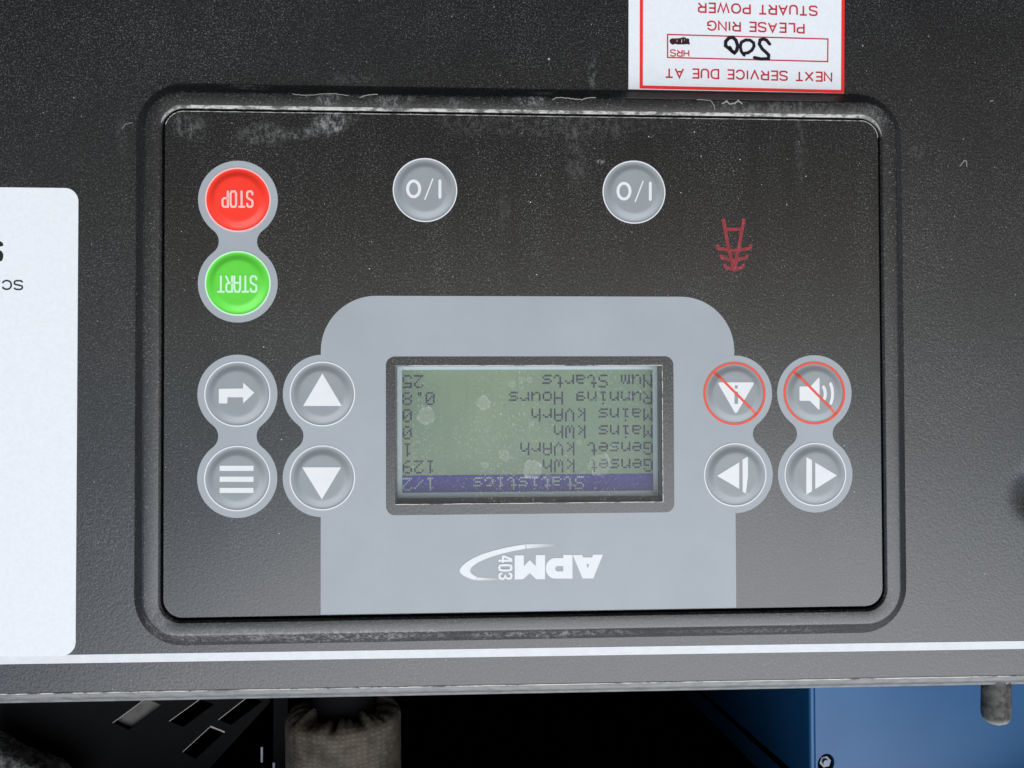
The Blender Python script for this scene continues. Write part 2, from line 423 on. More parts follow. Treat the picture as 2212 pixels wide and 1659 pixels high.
# grey printed areas
def snowman(c1, c2, r, hw):
    """two discs joined by a concave neck"""
    c1 = Vector(c1); c2 = Vector(c2); d = (c2 - c1); Ln = d.length; ux = d.normalized(); uy = Vector((-ux.y, ux.x)); h = Ln / 2
    rf = (h*h + hw*hw - r*r) / (2 * (r - hw)); mid = (c1 + c2) / 2
    th = math.atan2(hw + rf, h)       # angle of the tangent point seen from c1
    P = []
    def arc(c, r, a0, a1, n):
        for i in range(n + 1):
            a = a0 + (a1 - a0) * i / n; P.append((c + ux * (r * math.cos(a)) + uy * (r * math.sin(a)))[:])
    arc(c1, r, th, 2*math.pi - th, 48)
    arc(mid - uy * (hw + rf), rf, math.pi - (math.pi/2 - (math.pi/2 - th)) , th, 12) if False else None
    f2 = mid - uy * (hw + rf)
    a0 = math.atan2((c1 - f2).dot(uy), (c1 - f2).dot(ux)); a1 = math.atan2((c2 - f2).dot(uy), (c2 - f2).dot(ux))
    for i in range(1, 16): a = a0 + (a1 - a0) * i / 16; P.append((f2 + ux * rf * math.cos(a) + uy * rf * math.sin(a))[:])
    arc(c2, r, -(math.pi - th), math.pi - th, 48)
    f1_ = mid + uy * (hw + rf)
    a0 = math.atan2((c2 - f1_).dot(uy), (c2 - f1_).dot(ux)); a1 = math.atan2((c1 - f1_).dot(uy), (c1 - f1_).dot(ux))
    for i in range(1, 16): a = a0 + (a1 - a0) * i / 16; P.append((f1_ + ux * rf * math.cos(a) + uy * rf * math.sin(a))[:])
    return P
def S_(x, y): q = at(x / 1.82278, y / 1.82278); return (q.x, q.y)
KEYS = {'stop': S_(937.4, 786.9), 'start': S_(937, 1115.6), 'tab': S_(935.4, 1551.6), 'menu': S_(935, 1883.6), 'up': S_(1270, 1551), 'down': S_(1270, 1881),
        'warn': S_(2893, 1550), 'mute': S_(3207.3, 1548.2), 'prev': S_(2893.4, 1869.3), 'next': S_(3208.6, 1867.5), 'io1': S_(1673.7, 748.8), 'io2': S_(2496, 757)}
for a, b in (('stop', 'start'), ('tab', 'menu'), ('up', 'down'), ('warn', 'prev'), ('mute', 'next')):
    KEYS[a], KEYS[b] = (((KEYS[a][0] + KEYS[b][0]) / 2, KEYS[a][1]), ((KEYS[a][0] + KEYS[b][0]) / 2, KEYS[b][1]))
ox1 = (S_(1264, 1360)[0] + S_(1262, 2400)[0]) / 2; ox0 = (S_(2891, 1360)[0] + S_(2898, 2300)[0]) / 2
oy0 = (S_(1600, 1165)[1] + S_(2500, 1168)[1]) / 2; oy1 = FY1 - 2
FR_ = rect_of([(833.7, 769.7), (1455, 769.7), (1456, 1107), (833.7, 1112.5)], 0)
mb = MB(); ro = 118
out_ = []
for i in range(25): a = R(180 + 90 * i / 24); out_.append((ox0 + ro + ro*math.cos(a), oy0 + ro + ro*math.sin(a)))
for i in range(25): a = R(270 + 90 * i / 24); out_.append((ox1 - ro + ro*math.cos(a), oy0 + ro + ro*math.sin(a)))
out_ += [(ox1, oy1), (ox0, oy1)]
mb.poly([out_, rrect(*FR_, 19, 8)], .35)
mb.out('grey_field', M_grey, module)
KR = 69.0
for a, b in (('stop', 'start'), ('tab', 'menu'), ('up', 'down'), ('warn', 'prev'), ('mute', 'next')):
    pl = snowman(KEYS[a], KEYS[b], 83.5, 40)
    hs = [circ(*KEYS[k], KR - 1.0, 72) for k in (a, b)]
    mb = MB(); mb.poly([pl] + hs, .5); mb.out('key_surround', M_grey, module)

# keys: moat and raised dome
def dome(r):
    if r >= 63: return -.4 if r < 66 else .4
    t = min(1, (63 - r) / 17); return -.4 + 5.2 * (t*t*(3 - 2*t)) + (max(0, 46 - r) / 46) * .0
def make_key(key, mat, ringmat, label, icon, imat, ring_w=2.3):
    c = KEYS[key]; mb = MB(); rs = [.01, 20, 40, 46, 47.5, 49, 51, 53, 55, 57, 59, 61, 63, 64.5, 66, KR - ring_w + .6]
    mb.loops([[(c[0] + r*math.cos(2*math.pi*i/72), c[1] + r*math.sin(2*math.pi*i/72), .9 + (dome(r) if r < 66 else -.1)) for i in range(72)] for r in rs[::-1]])
    k = mb.out('key', mat, module, smooth=60, org=(c[0], c[1], 0)); k['label'] = label
    mb = MB(); lo = [[(c[0] + r*math.cos(2*math.pi*i/72), c[1] + r*math.sin(2*math.pi*i/72), z) for i in range(72)] for r, z in ((KR, .75), (KR, 1.3), (KR - ring_w, 1.3), (KR - ring_w, .75))]
    mb.loops(lo); mb.out('key_ring', ringmat, k, org=(c[0], c[1], 0))
    zf = lambda x, y: .9 + dome(math.hypot(x - c[0], y - c[1]))
    for j, (nm, m, items) in enumerate(icon):
        mb = MB()
        for q, it in enumerate(items):
            zz = .35 + .7 * j + .1 * q
            if it[0] == 'poly': mb.poly(it[1], 0, zf=lambda x, y: zf(x, y) + zz)
            else: mb.ribbon(it[1], it[2], zz, closed=it[3] if len(it) > 3 else False, cap=it[4] if len(it) > 4 else True, zf=zf)
        mb.out(nm, m, k, org=(c[0], c[1], 0))
    return k
zl = src(740, 1360, .42194); zr = src(2720, 1360, .42194); zs = src(740, 600, .42194); zi = src(1500, 580, .55154)
def pts(z, l): return [z(*p)[:] for p in l]
def dense(l, n=6, closed=False):
    out = []
    m = len(l)
    for i in range(m if closed else m - 1):
        a, b = l[i], l[(i+1) % m]
        for k in range(n): out.append((a[0] + (b[0]-a[0])*k/n, a[1] + (b[1]-a[1])*k/n))
    if not closed: out.append(l[-1])
    return out
GL = {'S': [[(1,.80),(.95,.92),(.75,1),(.25,1),(.05,.92),(0,.80),(0,.70),(.08,.60),(.9,.42),(1,.32),(1,.2),(.95,.08),(.75,0),(.25,0),(.05,.08),(0,.2)]],
      'T': [[(0,1),(1,1)],[(.5,.96),(.5,0)]], 'O': [[(0,.15),(0,.85),(.2,1),(.8,1),(1,.85),(1,.15),(.8,0),(.2,0)],'c'],
      'P': [[(0,0),(0,1),(.7,1),(.97,.9),(.97,.55),(.7,.44),(.1,.44)]], 'A': [[(0,0),(0,.78),(.2,1),(.8,1),(1,.78),(1,0)],[(.05,.42),(.95,.42)]],
      'N': [[(0,0),(0,1),(1,0),(1,1)]], 'E': [[(1,0),(0,0),(0,1),(1,1)],[(.05,.52),(.92,.52)]], 'X': [[(0,0),(1,1)],[(0,1),(1,0)]],
      'V': [[(0,1),(.5,0),(1,1)]], 'I': [[(.5,0),(.5,1)]], 'C': [[(1,.72),(.9,.88),(.7,.98),(.5,1),(.25,.95),(.08,.8),(0,.6),(0,.4),(.08,.2),(.25,.05),(.5,0),(.7,.02),(.9,.12),(1,.3)]],
      'D': [[(0,0),(0,1),(.55,1),(.8,.93),(.96,.75),(1,.5),(.96,.25),(.8,.07),(.55,0)],'c'], 'U': [[(0,1),(0,.3),(.1,.1),(.3,0),(.7,0),(.9,.1),(1,.3),(1,1)]],
      'L': [[(0,1),(0,0),(1,0)]], 'H': [[(0,0),(0,1)],[(1,0),(1,1)],[(.05,.52),(.95,.52)]], 'W': [[(0,1),(.25,0),(.5,.95),(.75,0),(1,1)]],
      'G': [[(.97,.76),(.85,.9),(.65,.99),(.5,1),(.25,.95),(.08,.8),(0,.6),(0,.4),(.08,.2),(.25,.05),(.5,0),(.75,.04),(.97,.18),(.97,.47),(.55,.47)]],
      'a': [[(0,0),(.5,1),(1,0)],[(.2,.34),(.8,.34)]], 'o': [[(0,.4),(0,.6),(.08,.8),(.25,.95),(.5,1),(.75,.95),(.92,.8),(1,.6),(1,.4),(.92,.2),(.75,.05),(.5,0),(.25,.05),(.08,.2)],'c'],
      'R': [[(0,0),(0,1),(.7,1),(.97,.9),(.97,.55),(.7,.44),(.1,.44)],[(.5,.42),(1,0)]]}
def strokes(word, start, end, capy, w, adv=1.5):
    st, en = Vector(start), Vector(end); d = (en - st); up = Vector(capy) - st; ux = d.normalized(); up = up - ux * up.dot(ux)
    gw = d.length / (len(word) - 1 + 1 / adv) / adv; out = []
    gw -= 0; 
    for i, ch in enumerate(word):
        o = st + ux * (i * gw * adv); g = GL[ch]; cl = 'c' in g
        for stt in g:
            if stt == 'c': continue
            out.append(('rib', [(o + ux * (p[0] * gw) + up * p[1])[:] for p in stt], w, cl))
    return out
stop_t = strokes('STOP', zs(610, 371), zs(330, 371), zs(610, 514), 4.4)
start_t = strokes('START', zs(647, 1160), zs(290, 1160), zs(647, 1303), 4.2, adv=1.38)
rect = lambda z, x0, y0, x1, y1: pts(z, [(x0, y0), (x1, y0), (x1, y1), (x0, y1)])
make_key('stop', M_red, M_pink, 'round red STOP key', [('lettering', M_pink, stop_t)], M_pink, 3.0)
make_key('start', M_green, M_mint, 'round green START key', [('lettering', M_mint, start_t)], M_mint, 3.0)
make_key('tab', M_btn, M_white, 'grey key with a bent white arrow', [('icon', M_iow, [('poly', [pts(zl, [(297,405),(523,402),(523,348),(627,441),(525,540),(521,484),(378,484),(376,541),(297,541)])])])], M_iow)
make_key('menu', M_btn, M_white, 'grey key with three white bars', [('icon', M_iow, [('poly', [rect(zl, 305, y0, 620, y1)]) for y0, y1 in ((1120,1168),(1221,1270),(1325,1373))])], M_iow)
make_key('up', M_btn, M_white, 'grey key with a white triangle pointing away from the logo', [('icon', M_iow, [('poly', [dense(pts(zl, [(1260,262),(1080,565),(1440,565)]), 8, True)])])], M_iow)
make_key('down', M_btn, M_white, 'grey key with a white triangle pointing towards the logo edge', [('icon', M_iow, [('poly', [dense(pts(zl, [(1072,1135),(1433,1135),(1255,1433)]), 8, True)])])], M_iow)
slash1 = ('rib', dense(pts(zr, [(215,250),(610,648)]), 34), 5.2, False, False); slash2 = ('rib', dense(pts(zr, [(965,252),(1352,645)]), 34), 5.2, False, False)
make_key('warn', M_btn, M_redline, 'grey key with a crossed-out warning triangle in a red ring', [
    ('icon', M_iow, [('poly', [pts(zr, [(256,345),(570,345),(578,352),(577,362),(424,624),(412,630),(401,624),(250,362),(249,352)]), rect(zr, 402,373,428,403), rect(zr, 399,432,432,545)])]),
    ('red_slash', M_redline, [slash1])], M_iow, 5.0)
make_key('mute', M_btn, M_redline, 'grey key with a crossed-out loudspeaker in a red ring', [
    ('icon', M_iow, [('poly', [pts(zr, [(1003,390),(1010,383),(1105,383),(1180,302),(1190,306),(1190,594),(1182,600),(1100,517),(1010,517),(1003,508)])]),
                     ('rib', pts(zr, [(1226,388),(1238,415),(1243,450),(1240,480),(1232,500)]), 7), ('rib', pts(zr, [(1292,358),(1304,395),(1310,440),(1308,490),(1294,540)]), 7)]),
    ('red_slash', M_redline, [slash2])], M_iow, 5.0)
make_key('prev', M_btn, M_white, 'grey key with a white triangle and bar, bar nearer the loudspeaker keys', [('icon', M_iow, [('poly', [pts(zr, [(237,1214),(443,1088),(443,1336)])]), ('poly', [pts(zr, [(473,1062),(523,1036),(526,1388),(474,1362)])])])], M_iow)
make_key('next', M_btn, M_white, 'grey key with a white bar and triangle at the module edge', [('icon', M_iow, [('poly', [pts(zr, [(1352,1211),(1150,1090),(1150,1338)])]), ('poly', [pts(zr, [(1067,1040),(1119,1068),(1119,1358),(1067,1390)])])])], M_iow)
def io(key, cx, cy, lab):
    ell = pts(zi, [(cx + 43*math.cos(2*math.pi*i/28), cy + 56*math.sin(2*math.pi*i/28)) for i in range(28)])
    make_key(key, M_btn, M_white, lab, [('lettering', M_iow, [('rib', ell, 6.4, True), ('rib', pts(zi, [(cx+136, cy-70), (cx+80, cy+74)]), 3.0), ('rib', pts(zi, [(cx+187, cy-58), (cx+187, cy+60)]), 6.4)])], M_iow)
io('io1', 235, 302, 'round grey I/O key nearer the STOP key')
io('io2', 1731, 318, 'round grey I/O key nearer the red emblem')

# logo and emblem
zg = src(1780, 2100, .28933)
mb = MB()
def bez(l): return pts(zg, l)
mb.poly([bez([(2053,287),(1920,612),(1775,612),(1641,294),(1765,290),(1782,325),(1903,325),(1920,288)]), bez([(1827,418),(1866,418),(1845,475)])], .9)
arcP = [(1400 - 125*math.sin(math.pi*i/14), 474 + 140*math.cos(math.pi*i/14)) for i in range(15)]
mb.poly([bez([(1638,290),(1638,614)] + arcP + [(1512,333),(1512,290)]), bez([(1512,443),(1512,515),(1430,515),(1410,503),(1402,480),(1410,455),(1430,443)])], .9)
mb.poly([bez([(1265,293),(1265,622),(1145,622),(1057,540),(968,622),(852,627),(852,298),(975,298),(977,443),(1057,362),(1138,443),(1140,293)])], .9)
for i, (l, c) in enumerate([([(632,370),(818,370)],0), ([(692,300),(692,398)],0), ([(697,306),(812,352)],0),
     ([(640,465),(650,437),(690,430),(760,430),(798,437),(808,465),(798,495),(760,503),(690,503),(650,495)],1),
     ([(770,538),(798,550),(808,575),(798,608),(770,616),(735,600),(724,578),(716,600),(690,618),(652,608),(642,575),(652,550),(682,538)],0)]):
    mb.ribbon(bez(l), 4.6, .9 + .12*i, closed=bool(c), cap=False)
outer = [(1000,148),(850,170),(700,200),(550,238),(400,285),(290,335),(200,390),(140,440),(105,490),(103,515),(112,535),(140,563),(180,588),(250,617),(320,635)]
inner = [(340,592),(300,572),(262,545),(245,515),(250,485),(275,450),(350,395),(430,358),(500,330),(600,297),(700,270),(820,242),(1000,207)]
mb.poly([bez(outer + inner)], .9)
def dots(fn, n, rows):
    for i in range(n):
        t = (i + .5) / n
        for j in range(rows):
            x, y, w_ = fn(t, (j + .5) / rows); h = w_ * (1 - t) ** .7 * .62 + 3; oxx = (8 if j % 2 else 0)
            x += oxx; mb.poly([bez([(x-h, y), (x, y-h), (x+h, y), (x, y+h)])], .9 + .05 * (j % 2))
dots(lambda t, v: (1006 + 380*t, 148 - 20*t + 12*t*t + v*(58 - 22*t), 13), 24, 4)
dots(lambda t, v: (330 + 300*t, 596 + 15*t + v*(40 - 14*t), 12), 19, 3)
lg = mb.out('printed_logo', M_white, module); tag(lg, 'white printed logo lettering with a swoosh')
ze = src(2600, 800, .30139)
mb = MB()
for i, l in enumerate([[(820,200),(885,560),(915,680),(935,800)], [(1092,200),(1028,560),(1000,680),(985,800)], [(845,342),(1055,342)],
        [(746,538),(740,570),(752,592),(890,613),(960,622),(1030,613),(1165,592),(1180,570),(1176,538)],
        [(795,672),(792,700),(805,716),(900,733),(960,745),(1020,735),(1115,716),(1128,700),(1126,672)],
        [(842,795),(840,822),(860,842),(930,862),(962,878),(995,862),(1062,842),(1082,822),(1078,795)]]):
    mb.ribbon(pts(ze, l), 7.8 if i < 2 else 7.2, .5 + .12*i, cap=False)
mb.poly([pts(ze, [(900,722),(1012,722),(995,850),(962,895),(925,850)])], 1.3)
tag(mb.out('printed_emblem', M_emblem, module), 'small faded dark red emblem printed below the service sticker')

# ---- display
DEP = -46.0
s = N('lcd_polariser')
sx = s.n('SeparateXYZ'); s.put(sx.inputs[0], s.tc)
band = s.ramp(s.noise(26, 3, .5), .3, .7)
band2 = s.ramp(s.noise(700, 2, .5, stretch=(1, .06, 1), off=4), .35, .65, 0, .10)
c1 = s.mix(band, (.125, .195, .135), (.185, .245, .155))
c1 = s.mix(band2, c1, (.10, .14, .10))
M_lcd = s.done(c1, .35, .5)
M_lcdb = painted('lcd_border_glass', (.40, .50, .53), rough=.3, var=.04, dust=.02)
M_pix = painted('lcd_segment', (.018, .015, .065), rough=.4, dust=.05, var=.15)
M_bar = painted('lcd_title_bar', (.036, .034, .21), rough=.35, dust=.05, var=.25, scale=60)
M_barpix = painted('lcd_title_segment', (.30, .38, .33), rough=.4, dust=0)
M_wall = painted('window_wall', (.16, .148, .14), rough=.5, dust=.2)
mb = MB()
mb.loops([[(*p, 0) for p in hole[::-1]], [(*p, DEP - 8) for p in hole[::-1]]])
disp = mb.out('display_window', M_wall, module, org=(*[(HX[0]+HX[2])/2, (HX[1]+HX[3])/2], DEP))
zd = src(1480, 1380, .55154)
A0 = zd(1978, 1000, DEP + 1); A1 = zd(190, 150, DEP + 1)
PX = (A1.x - A0.x) / 133.0            # size of one LCD pixel
lx0, lx1 = A0.x, A1.x; ly1 = A0.y; ly0 = ly1 - 65 * PX
mb = MB(); g0 = zd(2016, 1036, DEP); mb.poly([[(g0.x, HX[1] - 12), (HX[2] + 14, HX[1] - 12), (HX[2] + 14, g0.y), (g0.x, g0.y)]], DEP)
mb.out('lcd_glass', M_lcdb, disp)
mb = MB(); mb.poly([[(lx0 - 1, ly1 - 64.6 * PX), (lx1 + 1, ly1 - 64.6 * PX), (lx1 + 1, ly1), (lx0 - 1, ly1)]], DEP + .6); mb.out('lcd_field', M_lcd, disp)
mb = MB(); mb.box(g0.x - 60, g0.y + 0, DEP - 6, HX[2] + 20, HX[3] + 30, DEP - .6); mb.box(g0.x - 60, HX[1] - 30, DEP - 6, g0.x, g0.y - .1, DEP - .6)
mb.out('backing', M_wall, disp)
mb = MB(); mb.poly([[(lx0, ly1 - 9.1 * PX), (lx1, ly1 - 9.1 * PX), (lx1, ly1), (lx0, ly1)]], DEP + 1.1); mb.out('title_bar', M_bar, disp)
F = {'N':'10001 11001 10101 10011 10001 10001 10001','u':'00000 00000 10001 10001 10001 10011 01101','m':'00000 00000 11010 10101 10101 10101 10101','S':'01111 10000 10000 01110 00001 00001 11110',
 't':'01000 01000 11100 01000 01000 01001 00110','a':'00000 00000 01110 00001 01111 10001 01111','r':'00000 00000 10110 11001 10000 10000 10000','s':'00000 00000 01111 10000 01110 00001 11110',
 'R':'11110 10001 10001 11110 10100 10010 10001','n':'00000 00000 10110 11001 10001 10001 10001','i':'00100 00000 01100 00100 00100 00100 01110','g':'00000 00000 01111 10001 01111 00001 01110',
 'H':'10001 10001 10001 11111 10001 10001 10001','o':'00000 00000 01110 10001 10001 10001 01110','M':'10001 11011 10101 10101 10001 10001 10001','k':'10000 10000 10010 10100 11000 10100 10010',
 'V':'10001 10001 10001 10001 10001 01010 00100','A':'01110 10001 10001 11111 10001 10001 10001','h':'10000 10000 10110 11001 10001 10001 10001','W':'10001 10001 10001 10101 10101 10101 01010',
 'G':'01110 10001 10000 10111 10001 10001 01111','e':'00000 00000 01110 10001 11111 10000 01110','c':'00000 00000 01110 10000 10000 10001 01110','/':'00000 00001 00010 00100 01000 10000 00000',
 '0':'01110 10001 10011 10101 11001 10001 01110','1':'00100 01100 00100 00100 00100 00100 01110','2':'01110 10001 00001 00010 00100 01000 11111','5':'11111 10000 11110 00001 00001 10001 01110',
 '8':'01110 10001 10001 01110 10001 10001 01110','9':'01110 10001 10001 01111 00001 00010 01100','.':'00000 00000 00000 00000 00000 01100 01100'}
def lcd_text(word, col, row, mat, z):
    mb = MB()
    for i, ch in enumerate(word):
        if ch == ' ': continue
        for r_, bits in enumerate(F[ch].split()):
            for q, b in enumerate(bits):
                if b == '1':
                    x = lx0 + (col + i*6 + q) * PX; y = ly1 - (row*9 + 1 + r_) * PX; e = .09 * PX
                    k = len(mb.v); mb.v += [(x+e, y-PX+e, z), (x+PX-e, y-PX+e, z), (x+PX-e, y-e, z), (x+e, y-e, z)]; mb.f.append((k, k+1, k+2, k+3))
    return mb.out('display_text', mat, disp)
lcd_text('Statistics', 37, 0, M_barpix, DEP + 1.6); lcd_text('1/2', 116, 0, M_barpix, DEP + 1.6)
for row, (a, b) in enumerate([('Genset kWh', '129'), ('Genset kVArh', '1'), ('Mains kWh', '0'), ('Mains kVArh', '0'), ('Running Hours', '0.8'), ('Num Starts', '25')], 1):
    lcd_text(a, 0, row, M_pix, DEP + 1.4); lcd_text(b, 134 - 6*len(b), row, M_pix, DEP + 1.4)
# clear window over the display: scratched, with dried water drops
s = N('scratched_window')
dr = 0.0
for (x, y, r_, a) in [(360,470,68,.5),(770,378,52,.5),(1120,850,68,.62),(1600,815,85,.4),(1110,520,22,.45),(915,750,42,.35),(780,820,26,.4),(970,235,28,.4),(1043,210,22,.35),(1098,208,20,.35),(1815,325,16,.5),(1450,655,20,.35),(1690,690,26,.3),(1230,905,30,.3)]:
    q = zd(x, y, -3); _, ln = s.spot(q.x, q.y, r_ * .3, r_ * .3, .25)
    ln = s.math('ADD', ln, s.math('MULTIPLY', s.math('SUBTRACT', s.noise(330, 3, .6, off=x * .07), .5), 1.1)); sp = s.ramp(ln, .85, 1.0, 1, 0)
    rim = s.ramp(s.math('ABSOLUTE', s.math('SUBTRACT', ln, .86)), 0, .2, .7, 0)
    body = s.math('MULTIPLY', sp, s.ramp(s.noise(2600, 4, .85, off=x * .1), .44, .62, .12, 1))
    dr = s.math('MAXIMUM', dr, s.math('MULTIPLY', s.math('MAXIMUM', s.math('MULTIPLY', body, .55), s.math('MULTIPLY', rim, s.ramp(s.noise(500, 3, .7, off=x*.2), .4, .6))), a))
scr = s.math('MULTIPLY', s.ramp(s.noise(2000, 3, .8, stretch=(1, .6, 1), off=2), .565, .67), .40)
scr = s.math('MULTIPLY', scr, s.ramp(s.noise(45, 3, .6, off=8), .38, .62, .25, 1))
f = s.math('ADD', s.math('MAXIMUM', dr, scr), .015, True)
trn = s.n('BsdfTransparent'); dif = s.n('BsdfDiffuse'); dif.inputs[0].default_value = (.66, .68, .66, 1)
mx = s.n('MixShader'); s.put(mx.inputs[0], f); s.put(mx.inputs[1], trn.outputs[0]); s.put(mx.inputs[2], dif.outputs[0])
gl = s.n('BsdfGlossy'); gl.inputs['Roughness'].default_value = .28; mx2 = s.n('MixShader'); mx2.inputs[0].default_value = .02
s.put(mx2.inputs[1], mx.outputs[0]); s.put(mx2.inputs[2], gl.outputs[0]); s.put(s.out.inputs[0], mx2.outputs[0])
mb = MB(); mb.poly([rrect(HX[0] + .3, HX[1] + .3, HX[2] - .3, HX[3] - .3, 3, 3)], -3); mb.out('window_pane', s.m, disp)
# frayed pale edge of the film round the window
mb = MB()
for a, b in (((HX[0], HX[3]), (HX[2], HX[3])), ((HX[0], HX[1]), (HX[2], HX[1])), ((HX[0], HX[1]), (HX[0], HX[3]))):
    mb.ribbon([(a[0] + (b[0]-a[0])*i/70 + random.uniform(-.35,.35), a[1] + (b[1]-a[1])*i/70 + random.uniform(-.35,.35)) for i in range(71)], 1.5, .3 + .1*len(mb.f)/70, cap=False)
mb.out('film_edge', M_worn, disp)

# ================================================================== stickers on the fascia
WID = {'I': .12, ' ': .34, 'E': .60, 'L': .56, 'T': .66, 'C': .74, 'D': .70, 'W': 1.05, 'o': .80, 'G': .78, 'P': .64, 'a': .76, 'V': .76, 'X': .74}
def text_part(body, start, end, cap, z, mat, parent, name='lettering', w=None):
    """block capitals as flat ribbons between two ends of the baseline"""
    st, en, cp = Vector(start), Vector(end), Vector(cap); d = en - st; ux = d.normalized(); uy = Vector((-ux.y, ux.x)); h = abs((cp - st).dot(uy))
    w = w or h * .155; body = body.replace('A', 'a').replace('O', 'o'); gap = .27
    tot = sum(WID.get(c, .68) for c in body) + gap * (len(body) - 1); k = (d.length - w) / tot
    st = st + ux * w / 2 + uy * w / 2; h -= w; x = 0; mb = MB(); q = 0
    for c in body:
        wd = WID.get(c, .68)
        if c != ' ':
            for g in GL[c]:
                if g == 'c': continue
                mb.ribbon([(st + ux * (x + p[0] * wd) * k + uy * p[1] * h)[:] for p in (g if len(g) > 2 else dense(g, 1))], w, z + .06 * (q % 4), closed='c' in GL[c], cap=False); q += 1
        x += wd + gap
    return mb.out(name, mat, parent)
M_sticker = painted('white_vinyl', (.74, .775, .81), rough=.34, var=.05, dust=.01, bump=.00001, scale=900)
M_sred = painted('red_ink', (.80, .035, .03), rough=.32, dust=0)
M_sred2 = painted('dark_red_ink', (.55, .035, .05), rough=.32, dust=0, var=.25, scale=200)
M_ink = painted('black_marker', (.012, .010, .016), rough=.4, dust=0)
zt = src(2400, 0, .45208); ZS = HB + .8
t0 = zt(1000, 400, ZS)
ser = thing('service_sticker', 'white sticker with red border and lettering and a handwritten 500', 'sticker', (t0.x, t0.y, HB))
def up_ext(a, b, k): d = Vector(b) - Vector(a); return (Vector(b) + d.normalized() * k)[:]
BL, BR = zt(165, 777, ZS)[:], zt(2043, 812, ZS)[:]; TL, TR = up_ext(BL, zt(166, 0, ZS)[:], 160), up_ext(BR, zt(2047, 0, ZS)[:], 160)
mb = MB(); mb.sheet([[BL, BR, TR, TL]], HB + .1, ZS); mb.out('backing_sheet', M_sticker, ser)
iBL, iBR = zt(262, 772, ZS)[:], zt(2043, 812, ZS)[:]; iTL, iTR = up_ext(iBL, zt(264, 0, ZS)[:], 155), up_ext(iBR, zt(2047, 0, ZS)[:], 155)
def inset(q, w):
    c = sum((Vector(p) for p in q), Vector((0, 0))) / 4; out = []
    for i, p in enumerate(q):
        a, b = Vector(q[i-1]), Vector(q[(i+1) % 4]); p = Vector(p); out.append((p + (a-p).normalized()*w + (b-p).normalized()*w)[:])
    return out
q = [iBL, iBR, iTR, iTL]; mb = MB(); mb.poly([q, inset(q, 7.2)], ZS + .3); mb.out('red_border', M_sred, ser)
q = pts(lambda x, y: zt(x, y, ZS), [(500,295),(1908,335),(1905,543),(500,507)]); mb = MB(); mb.poly([q, inset(q, 3.0)], ZS + .3); mb.out('entry_box', M_sred2, ser)
for body, a, b, c, m in (('NEXT SERVICE DUE AT', (1940, 627), (483, 590), (1940, 716), M_sred2), ('PLEASE RING', (1700, 204), (848, 178), (1700, 294), M_sred2),
                      ('STUART POWER', (1812, 50), (768, 20), (1812, 142), M_sred2), ('HRS', (695, 434), (527, 430), (695, 497), M_sred2)):
    text_part(body, zt(*a, ZS)[:], zt(*b, ZS)[:], zt(*c, ZS)[:], ZS + .35, m, ser)
mb = MB()
zts = lambda x, y: zt(x, y, ZS)
mb.ribbon(pts(zts, [(1262,503),(1320,515),(1384,513),(1386,480),(1368,462),(1328,425),(1304,385),(1312,350),(1340,340),(1368,352),(1395,385)]), 7.6, ZS + .5)
mb.ribbon(pts(zts, [(1172,482),(1148,450),(1138,405),(1150,368),(1185,350),(1225,352),(1255,375),(1258,405),(1240,438),(1205,462),(1170,466)]), 7.0, ZS + .6)
mb.ribbon(pts(zts, [(1085,462),(1050,432),(1010,400),(1012,362),(1040,332),(1072,326),(1100,352),(1116,400),(1108,440),(1088,462),(1062,445),(1048,415)]), 7.8, ZS + .7)
tag(mb.out('handwriting', M_ink, ser), 'black handwritten 500')
M_scrib = painted('dark_scribble', (.05, .008, .012), rough=.5, dust=0, var=.5, scale=500)
mb = MB(); mb.poly([pts(zts, [(522,352),(535,338),(552,334),(566,336),(590,334),(606,334),(622,332),(634,326),(648,324),(660,328),(668,336),(680,336),(694,340),(694,360),(700,384),(690,390),(680,384),(668,388),(655,386),(646,390),(632,388),(612,388),(596,390),(580,384),(562,386),(552,392),(536,384),(526,372)]),
    pts(zts, [(626,345),(632,343),(630,372),(625,374)]), pts(zts, [(586,346),(590,344),(589,366),(585,368)]), pts(zts, [(652,340),(656,339),(654,356),(651,358)])], ZS + .5)
tag(mb.out('scribble', M_scrib, ser), 'dark scribble over a crossed-out word')

# code sticker on the far side (the square code itself is left out)
z1 = src(0, 700, .6027); z2 = src(0, 1700, .6027)
a = z1(512, 68, ZS); b = z2(493, 1462, ZS); c_ = z1(0, 62, ZS); d_ = z2(0, 1468, ZS)
code = thing('scan_sticker', 'large white rounded sticker at the photo edge beside the module', 'sticker', (a.x + 60, (a.y + b.y) / 2, HB))
mb = MB()
cx0, cy0, cy1 = (a.x + b.x) / 2, a.y, b.y; X2 = cx0 + 520
sl = (d_.y - b.y) / (d_.x - b.x); sl2 = (c_.y - a.y) / (c_.x - a.x)
base = rrect(cx0, cy0, X2, cy1, 28, 10)
def shear(p):
    t = (p[1] - cy0) / (cy1 - cy0); k = sl2 * (1 - t) + sl * t
    return (p[0] + (b.x - a.x) * (t - .5), p[1] + k * (p[0] - cx0))
mb.sheet([[shear(p) for p in base]], HB + .1, ZS); mb.out('backing_sheet', M_sticker, code)
M_blk = painted('black_ink', (.016, .014, .013), rough=.4, dust=0)
text_part('SCA', z1(152, 668, ZS)[:], z1(-66, 666, ZS)[:], z1(152, 735, ZS)[:], ZS + .35, M_blk, code)
text_part('S', z1(24, 410, ZS)[:], z1(-84, 408, ZS)[:], z1(24, 555, ZS)[:], ZS + .35, M_blk, code, w=11)

